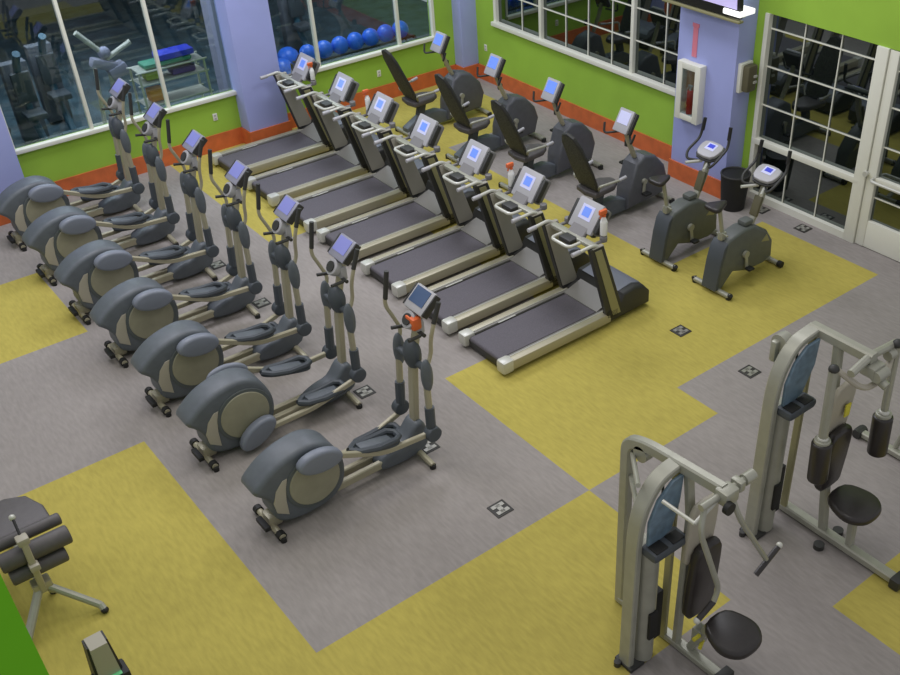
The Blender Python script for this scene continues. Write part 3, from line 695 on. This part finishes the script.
MB().box(L(5.98, 4.22, 1.95), (.16, .06, .2), bev=.02).cyl(L(5.95, 4.2, 2.02), L(6.05, 4.2, 2.02), .08).build('cable_pulley', M['silver'], r)
MB().path([L(6.27, 3.64, .06), L(6.27, 3.78, 1.2), L(6.27, 3.84, 2.06)], sect=(.07, .08), side=(1, 0, 0)).build('back_post', M['silver'], r)
padmesh(L(6.27, 3.72, 1.42), .30, .62, .05, .08).build('back_shield', M['platebeige'], r)
MB().box(L(6.30, 3.66, 1.46), (.07, .015, .13), bev=.005).build('warning_sticker', M['sticker'], r)
padmesh(L(6.27, 3.68, .93), .30, .66, .09, .06).build('back_pad', M['pad'], r)
MB().path([L(6.29, 3.36, .08), L(6.29, 3.38, .5)], sect=(.07, .07), side=(1, 0, 0)).build('seat_post', M['silver'], r)
seatmesh(L(6.30, 3.40, .54), .42, .42, .09).build('seat', M['pad'], r)
MB().cyl(L(6.2, 3.42, 1.98), L(6.34, 3.42, 1.98), .05).cyl(L(6.27, 3.46, 1.94), L(6.27, 3.34, 1.9), .04).box(L(6.27, 3.5, 2.0), (.16, .14, .1), bev=.02).cyl(L(6.5, 3.52, 2.0), L(6.58, 3.52, 2.0), .045).build('pivot_bracket', M['silver'], r)
MB().path([L(5.97, 3.62, 2.05), L(6.12, 3.45, 1.88), L(6.42, 3.45, 1.86), L(6.62, 3.55, 1.98)], r=.026, fillet=.1).build('curved_link', M['platebeige'], r)
for xa, ya in ((5.94, 3.62), (6.62, 3.5)):
    a = MB().path([L(xa, ya+.02, 2.06), L(xa, ya, 1.36)], r=.042 if xa < 6 else .035).cyl(L(xa, ya, 1.36), L(xa, ya, 1.3), .07, bev=.01).build('fly_arm', M['silver'], r)
    MB().cyl(L(xa, ya, 1.33), L(xa+.0, ya-.02, .92), .088, n=24, bev=.02).build('arm_pad', M['pad'], a)
    MB().ball(L(xa, ya, 1.37), (.05, .05, .03)).build('arm_cap', M['bright'], a)
    MB().ball(L(xa, ya+.02, 2.07), (.045, .045, .04)).build('arm_hub', M['dark'], a)

# machine 3 : cut by the right edge
o3 = (7.73, 4.3)
r = thing('seated_row_machine', 'silver machine cut by the right edge, round grey pad behind the chest fly machine', 'weight machine', (o3[0], o3[1], 0))
L = lambda x, y, z: (x-o3[0], y-o3[1], z)
MB().path([L(7.73, 4.28, .05), L(7.73, 2.9, .05)], sect=(.08, .07), side=(1, 0, 0)).build('base_beam', M['silver'], r)
MB().box(L(7.73, 4.3, .05), (.12, .09, .09), bev=.02).cyl(L(7.66, 4.3, .05), L(7.8, 4.3, .05), .05).build('rubber_foot', M['dark'], r)
MB().path([L(7.76, 3.9, .06), L(7.76, 3.8, .5), L(7.76, 3.55, .9), L(7.76, 3.2, 1.1)], r=.03, fillet=.2).build('front_upright', M['silver'], r)
MB().cyl(L(7.64, 3.72, .56), L(7.88, 3.72, .56), .12, n=28, bev=.03).build('roller_pad', M['padgrey'], r)
seatmesh(L(7.76, 3.2, .5), .36, .36, .08).build('seat', M['pad'], r)
MB().path([L(7.76, 3.2, .08), L(7.76, 3.2, .48)], sect=(.07, .07)).build('seat_post', M['silver'], r)

# ------------------------------------------------------------------ bottom left: ab bench and machine post
ob = (.46, 7.45)
r = thing('hyperextension_bench', 'grey padded bench with two dark ankle rollers on splayed silver legs, beside the green wall', 'exercise bench', (ob[0], ob[1], 0))
L = lambda x, y, z: (x-ob[0], y-ob[1], z)
MB().path([L(.45, 7.42, .34), L(.78, 7.15, .06)], r=.034).path([L(.78, 7.15, .07), L(.79, 7.1, .03)], r=.03).build('front_leg', M['silver'], r)
MB().path([L(.43, 7.42, .34), L(.12, 7.1, .05)], r=.038).build('front_leg', M['silver'], r)
MB().path([L(.44, 7.45, .32), L(.52, 7.62, .03)], r=.025).path([L(.44, 7.4, .3), L(.44, 8.5, .08)], r=.03).build('rear_leg', M['silver'], r)
o = MB()
for p in ((.79, 7.1, .03), (.1, 7.08, .03), (.52, 7.63, .02), (.44, 8.5, .04)): o.ball(L(*p), (.034, .034, .03))
o.build('rubber_foot', M['black'], r)
MB().path([L(.44, 7.38, .3), L(.44, 7.34, .62), L(.45, 7.42, .86)], sect=(.055, .055), side=(1, 0, 0)).box(L(.445, 7.42, .34), (.16, .12, .1), bev=.02).build('center_post', M['tan'], r)
MB().box(L(.445, 7.33, .63), (.08, .08, .06), bev=.01).box(L(.45, 7.43, .86), (.1, .1, .07), bev=.02).build('post_bracket', M['platebeige'], r)
MB().path([L(.45, 7.46, .88), L(.46, 7.6, .96)], r=.012).build('pull_pin', M['black'], r)
MB().ball(L(.46, 7.62, .97), .028).build('pin_knob', M['bright'], r)
for yy, zz, x0, x1, rr in ((7.46, .69, .22, .8, .085), (7.43, .53, .25, .72, .07)):
    MB().cyl(L(x0, yy, zz), L(x1, yy, zz), rr, n=24, bev=.02).build('roller_pad', M['padgrey'], r)
MB().cyl(L(.1, 7.64, .74), L(.8, 7.64, .74), .055, n=20, bev=.02).build('pad_bolster', M['padgrey'], r)
pf = [(-.45, 7.66), (.74, 7.66), (.74, 7.9), (.66, 8.12), (.5, 8.2), (.2, 8.2), (-.45, 8.2)]
MB().prism([(a-ob[0], b-ob[1]) for a, b in pf], .66, .76, axis='Z', bev=.03, smooth_pts=1).build('bench_pad', M['padgrey'], r)

op = (.5, 5.72)
r = thing('machine_post', 'dark tapering machine post with a green lit readout at the bottom edge', 'machine', (op[0], op[1], 0))
def taper(w0, w1, d0, d1, z0, z1):
    m = MB(); A = [m.bm.verts.new((x*w0/2, y*d0/2, z0)) for x, y in ((-1, -1), (1, -1), (1, 1), (-1, 1))]
    B = [m.bm.verts.new((x*w1/2, y*d1/2, z1)) for x, y in ((-1, -1), (1, -1), (1, 1), (-1, 1))]
    m.bm.faces.new(A[::-1]); m.bm.faces.new(B)
    for i in range(4): m.bm.faces.new((A[i], A[(i+1) % 4], B[(i+1) % 4], B[i]))
    return m
taper(.3, .15, .28, .1, 0, 1.15).build('post_body', M['dark'], r)
m = MB(); m.prism([(-.1, .3), (.1, .3), (.06, 1.165), (-.06, 1.165)], -.1, .04).build('front_panel', M['platebeige'], r)
MB().box((0, -.06, .74), (.25, .16, .2), bev=.02).build('readout_housing', M['black'], r)
MB().box((.02, -.15, .76), (.11, .012, .07), rx=.0).box((.02, -.1, .845), (.11, .06, .006)).build('readout', M['led'], r)
MB().box((0, 0, .02), (.44, .5, .04), bev=.015).build('base_plate', M['silver'], r)

# ------------------------------------------------------------------ floor boxes
fl_src = None
FL = [((4.21, 5.87), 'floor socket box on grey carpet in front of the nearest elliptical'),
      ((7.74, 6.88), 'floor socket box on the yellow carpet right of the treadmills'),
      ((7.73, 5.79), 'floor socket box on grey carpet behind the chest fly machine tower'),
      ((10.86, 7.55), 'floor socket box below the glass panes beside the door'),
      ((10.86, 8.3), 'floor socket box beside the black bin under the glass panes'),
      ((4.21, 8.34), 'floor socket box at the front foot of the second elliptical'),
      ((4.21, 10.8), 'floor socket box at the front foot of the fourth elliptical'),
      ((4.21, 12.07), 'floor socket box at the front foot of the fifth elliptical'),
      ((4.21, 7.1), 'floor socket box at the front foot of the nearest elliptical')]
for i, ((x, y), lb) in enumerate(FL):
    if i == 0:
        o = thing('floor_socket_box', lb, 'floor socket', (x, y, 0))
        MB().box((0, 0, .004), (.19, .19, .008), bev=.002).build('frame', M['outdark'], o)
        MB().box((0, .045, .01), (.14, .045, .006)).box((0, -.045, .01), (.14, .045, .006)).box((.0, 0, .01), (.05, .12, .006)).build('lid', M['outmetal'], o)
        fl_src = o
    else:
        o = copy_tree(fl_src); o.location = (x, y, 0)
    o['label'] = lb; o['group'] = 'floor socket boxes'

# ------------------------------------------------------------------ wall fittings
# fire extinguisher cabinet on blue column
CX = 10.7
r = thing('extinguisher_cabinet', 'white framed fire extinguisher cabinet on the blue column', 'cabinet', (CX, 9.63, 1.43))
o = MB()
W_, H_ = .44, .84
for yy, zz, dy, dz, tx in ((-W_/2+.05, 0, .1, H_, .13), (W_/2-.05, 0, .1, H_, .13), (0, H_/2-.05, W_-.02, .09, .124), (0, -H_/2+.05, W_-.02, .09, .124)): o.box((-tx/2, yy, zz), (tx, dy, dz), bev=.01)
o.build('frame', M['white'], r)
MB().box((-.012, 0, 0), (.02, W_-.16, H_-.16)).build('back_panel', M['brown'], r)
MB().box((-.117, 0, 0), (.004, W_-.18, H_-.18)).build('door_glass', M['clearpane'], r)
r = thing('fire_extinguisher', 'red fire extinguisher inside the white cabinet', 'fire extinguisher', (CX-.06, 9.63, 1.107))
MB().cyl((0, 0, 0), (0, 0, .34), .048, n=16, bev=.012).build('cylinder', M['red'], r)
MB().cyl((0, 0, .34), (0, 0, .4), .014).box((0, .0, .41), (.02, .08, .02)).path([(0, .03, .4), (0, .07, .34), (0, .062, .15)], r=.008).build('valve_handle', M['bright'], r)
tag(MB().box((CX-.004, 9.66, 2.12), (.01, .09, .42), bev=.002).box((CX-.006, 9.66, 2.35), (.012, .12, .05), bev=.002).build('vertical_sign', M['pinkred']),
    'narrow pink red vertical strip sign above the extinguisher cabinet', 'sign')
# tv on arm at the top of the column
r = thing('wall_television', 'black flat television on the blue column at the top edge', 'television', (CX, 9.42, 2.7))
MB().box((-.2, 0, .30), (.07, 1.36, .66), ry=-.1, bev=.015).build('housing', M['black'], r)
MB().box((-.241, 0, .34), (.006, 1.26, .5), ry=-.1).build('screen', M['lilac'], r)
MB().box((-.19, 0, -.06), (.09, 1.4, .03), bev=.006).build('lower_trim', M['tanstripe'], r)
MB().box((-.09, 0, .2), (.2, .2, .2), bev=.01).build('wall_bracket', M['dark'], r)
r = thing('light_box', 'bright white box on the blue column right of the television', 'light', (CX, 8.86, 2.74))
MB().box((-.09, 0, .0), (.3, .3, .07), bev=.015).build('housing', M['paper'], r)
MB().box((-.0, .03, -.06), (.06, .1, .08)).build('mounting_plate', M['white'], r)
r = thing('wall_dispenser', 'dark olive dispenser with a pale back plate on the blue column corner', 'dispenser', (10.87, 8.9, 1.8))
MB().box((0, -.03, 0), (.24, .06, .40), bev=.008).build('back_plate', M['white'], r)
MB().box((.01, -.11, 0), (.19, .12, .37), bev=.04).build('cover', M['olive'], r)
MB().box((.05, -.18, .03), (.06, .02, .03)).box((.05, -.18, -.05), (.06, .02, .03)).build('lever', M['bright'], r)
# waste bin
r = thing('waste_bin', 'black round waste bin at the corner of the blue column', 'bin', (10.62, 8.64, 0))
MB().cyl((0, 0, 0), (0, 0, .52), .17, .21, n=32, bev=.01).build('bin_body', M['black'], r)
o = MB(); ring = [(.205*math.cos(2*PI*k/32), .205*math.sin(2*PI*k/32), .525) for k in range(33)]; o.path(ring, r=.014, n=8).build('bin_rim', M['dark'], r)
# wall sockets
def socket(loc, axis, lb):
    r = thing('wall_socket', lb, 'socket', loc)
    d = (.075, .012, .115) if axis == 'Y' else (.012, .075, .115)
    MB().box((0, 0, 0), d, bev=.004).build('cover_plate', M['white'], r)
    o = MB()
    for z in (-.025, .025):
        if axis == 'Y': o.box((0, -.008, z), (.03, .006, .025))
        else: o.box((-.008, 0, z), (.006, .03, .025))
    o.build('outlet_face', M['cons'], r)
    r['group'] = 'wall sockets'
socket((5.95, WY-.006, .55), 'Y', 'white wall socket on the green wall left of the blue column')
socket((9.05, WY-.006, .5), 'Y', 'white wall socket on the green wall under the window with blue balls')
socket((WX-.006, 15.05, .62), 'X', 'white wall socket on the green wall right of the corner column')

# ------------------------------------------------------------------ beyond the glass
# blue balls in a row on a rack
rk = thing('ball_rack', 'dark rack carrying blue balls seen through the far window', 'rack', (9.1, 16.35, .1))
MB().path([(-1.2, -.13, .63), (1.2, -.13, .63)], r=.02).path([(-1.2, .13, .63), (1.2, .13, .63)], r=.02).build('shelf_rails', M['dark'], rk)
for x in (-1.2, 1.2):
    MB().path([(x, -.2, -.1), (x, -.2, .58), (x, .2, .58), (x, .2, -.1)], r=.02).build('rack_leg', M['dark'], rk)
bs = None
for i in range(7):
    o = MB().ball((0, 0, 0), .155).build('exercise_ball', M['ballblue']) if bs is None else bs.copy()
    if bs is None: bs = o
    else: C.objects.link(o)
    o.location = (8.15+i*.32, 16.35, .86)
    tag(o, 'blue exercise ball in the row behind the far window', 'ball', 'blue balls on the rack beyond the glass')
for i, (x, y) in enumerate(((8.2, 17.6), (8.6, 18.1))):
    o = bs.copy(); C.objects.link(o); o.location = (x, y, .217); o.scale = (1.4,)*3
    tag(o, ['large blue ball on the far floor beyond the glass, nearer the window', 'large blue ball on the far floor beyond the glass, farther back'][i], 'ball')
# white cable machine beyond window 1
r = thing('white_machine', 'pale weight machine beyond the glass, behind the far ellipticals', 'weight machine', (5.1, 17.5, 0))
MB().path([(-.38, 0, 1.7), (0, 0, 1.24)], r=.045).build('lever_arm', M['bright'], r)
MB().path([(-.05, 0, .05), (.0, 0, 1.2), (.44, 0, 1.38)], r=.045).path([(-.25, .25, .05), (-.2, .1, 1.1), (.05, 0, 1.22)], r=.04).build('frame', M['bright'], r)
MB().box((-.08, 0, 1.12), (.42, .2, .16), ry=.4, bev=.05).box((.12, 0, .98), (.32, .25, .2), ry=-.3, bev=.05).ball((-.02, 0, 1.3), .1).build('weight_plates', M['farcol'], r)
MB().box((0, .1, .03), (.9, .6, .06), bev=.02).build('base', M['bright'], r)
# shelf with folded mats
r = thing('storage_shelf', 'white tube shelf with coloured mats beyond the glass', 'shelf', (5.75, 16.6, 0))
o = MB()
for x in (-.55, .55):
    o.path([(x, -.24, 0), (x, -.18, 1.2)], r=.02).path([(x, .24, 0), (x, .18, 1.2)], r=.02)
for z in (.65, 1.0, 1.2): o.path([(-.6, -.19, z), (.6, -.19, z)], r=.016).path([(-.6, .19, z), (.6, .19, z)], r=.016)
for z in (.655, 1.005, 1.205): o.box((0, 0, z), (1.1, .36, .01))
o.build('tube_frame', M['bright'], r)
for i, (x, z, m, lb, sz) in enumerate(((.14, 1.345, 'bluemat', 'blue folded mat on top of the tube shelf', (.6, .3, .1)), (-.02, 1.255, 'greenmat', 'green folded mat on the tube shelf', (.8, .3, .07)),
       (.22, 1.07, 'purplemat', 'purple rolled mat on the tube shelf', (.4, .25, .1)), (-.3, .77, 'orangeitem', 'orange bin low on the tube shelf', (.24, .22, .2)), (-.3, 1.1, 'yelitem', 'lime bin on the tube shelf', (.24, .22, .15)))):
    tag(MB().box((0, 0, 0), sz, bev=.03).build(('folded_mat' if i < 3 else 'storage_bin'), M[m]), lb+' beyond the glass', 'mat' if i < 3 else 'bin').location = (5.75+x, 16.6, z)
# teal machines beyond window 1, left
tsrc = None
for i, (x, y) in enumerate(((3.1, 17.4), (3.75, 17.6), (4.35, 18.2), (3.3, 18.9))):
    if tsrc is None:
        o = thing('far_machine', '', 'weight machine', (x, y, 0))
        MB().path([(0, -.35, .05), (0, .1, .5), (0, .15, 1.3), (0, -.15, 1.6)], r=.06, fillet=.2).path([(-.2, -.35, .04), (.2, -.35, .04)], r=.04).build('frame', M['teal'], o)
        MB().box((0, -.1, .6), (.32, .36, .1), bev=.03).box((0, .08, 1.0), (.3, .1, .5), bev=.03).build('pads', M['shell_dark'], o)
        MB().box((0, .35, .7), (.4, .2, 1.3), bev=.02).build('stack_cover', M['farwall'], o)
        tsrc = o
    else:
        o = copy_tree(tsrc); o.location = (x, y, 0)
    o['label'] = 'teal weight machine in the dim room beyond the left window'; o['group'] = 'machines beyond the glass'
for i, (x, y) in enumerate(((7.9, 18.4), (9.2, 18.6))):
    o = copy_tree(tsrc); o.location = (x, y, 0); o['label'] = 'teal weight machine in the dim room behind the blue balls'; o['group'] = 'machines behind the balls'
struct(MB().box((7.35, 17.6, 1.8), (.7, .45, 3.6)), 'wall_column_5', M['farcol'])

# ------------------------------------------------------------------ light
def area(name, loc, size, power, col, rot=(0, 0, 0), sy=None):
    l = bpy.data.lights.new(name, 'AREA'); l.energy = power; l.color = col; l.size = size
    if sy: l.shape = 'RECTANGLE'; l.size_y = sy
    o = bpy.data.objects.new(name, l); C.objects.link(o); o.location = loc; o.rotation_euler = rot
for i, (x, y, p, c) in enumerate(((2.5, 13.5, 190, (.88, .88, 1)), (8, 13.0, 190, (.85, .87, 1)), (3, 9, 100, (1, .97, .93)), (8.5, 8.2, 135, (.95, .95, 1)), (4.5, 4.5, 48, (1, .95, .88)), (.8, 6.0, 22, (1, .95, .88)))):
    area('ceiling_lamp', (x, y, 7.2), 2.2, p, c)
area('far_room_fill', (4.6, 18.0, 3.4), 2.5, 170, (.85, .92, 1))  # unseen fill light, added to brighten the room beyond the glass
area('far_room_fill', (8.6, 17.2, 3.4), 1.5, 90, (.9, .94, 1))  # second added fill, no visible source, lifts the blue balls
w = bpy.data.worlds.new('World'); bpy.context.scene.world = w; w.use_nodes = True
w.node_tree.nodes['Background'].inputs[0].default_value = (.95, .95, 1, 1); w.node_tree.nodes['Background'].inputs[1].default_value = .5

# ------------------------------------------------------------------ camera
f = 1024.87613
rvx, rvy, rvz = -3.77669739e-01, 1.11931247e+00, 2.22457406e+00
th = math.sqrt(rvx**2+rvy**2+rvz**2)
R = Matrix.Rotation(th, 3, V((rvx, rvy, rvz)))
cols = [-V(R.col[0]), V(R.col[1]), -V(R.col[2])]     # world axes expressed in camera (x right, y down, z forward)
right = V([c[0] for c in cols]); down = V([c[1] for c in cols]); fwd = V([c[2] for c in cols])
cam = bpy.data.cameras.new('camera'); co = bpy.data.objects.new('camera', cam); C.objects.link(co)
mw = Matrix.Identity(4)
for k in range(3): mw[k][0] = right[k]; mw[k][1] = -down[k]; mw[k][2] = -fwd[k]
mw[0][3], mw[1][3], mw[2][3] = 0, 0, 6.9
co.matrix_world = mw
cam.sensor_fit = 'HORIZONTAL'; cam.sensor_width = 36; cam.lens = f/900*36
cam.shift_x = -(86.7277904)/900; cam.shift_y = 49.1795311/900
cam.clip_start = .05; cam.clip_end = 100
sc = bpy.context.scene; sc.camera = co
sc.view_settings.view_transform = 'Standard'; sc.view_settings.look = 'None'
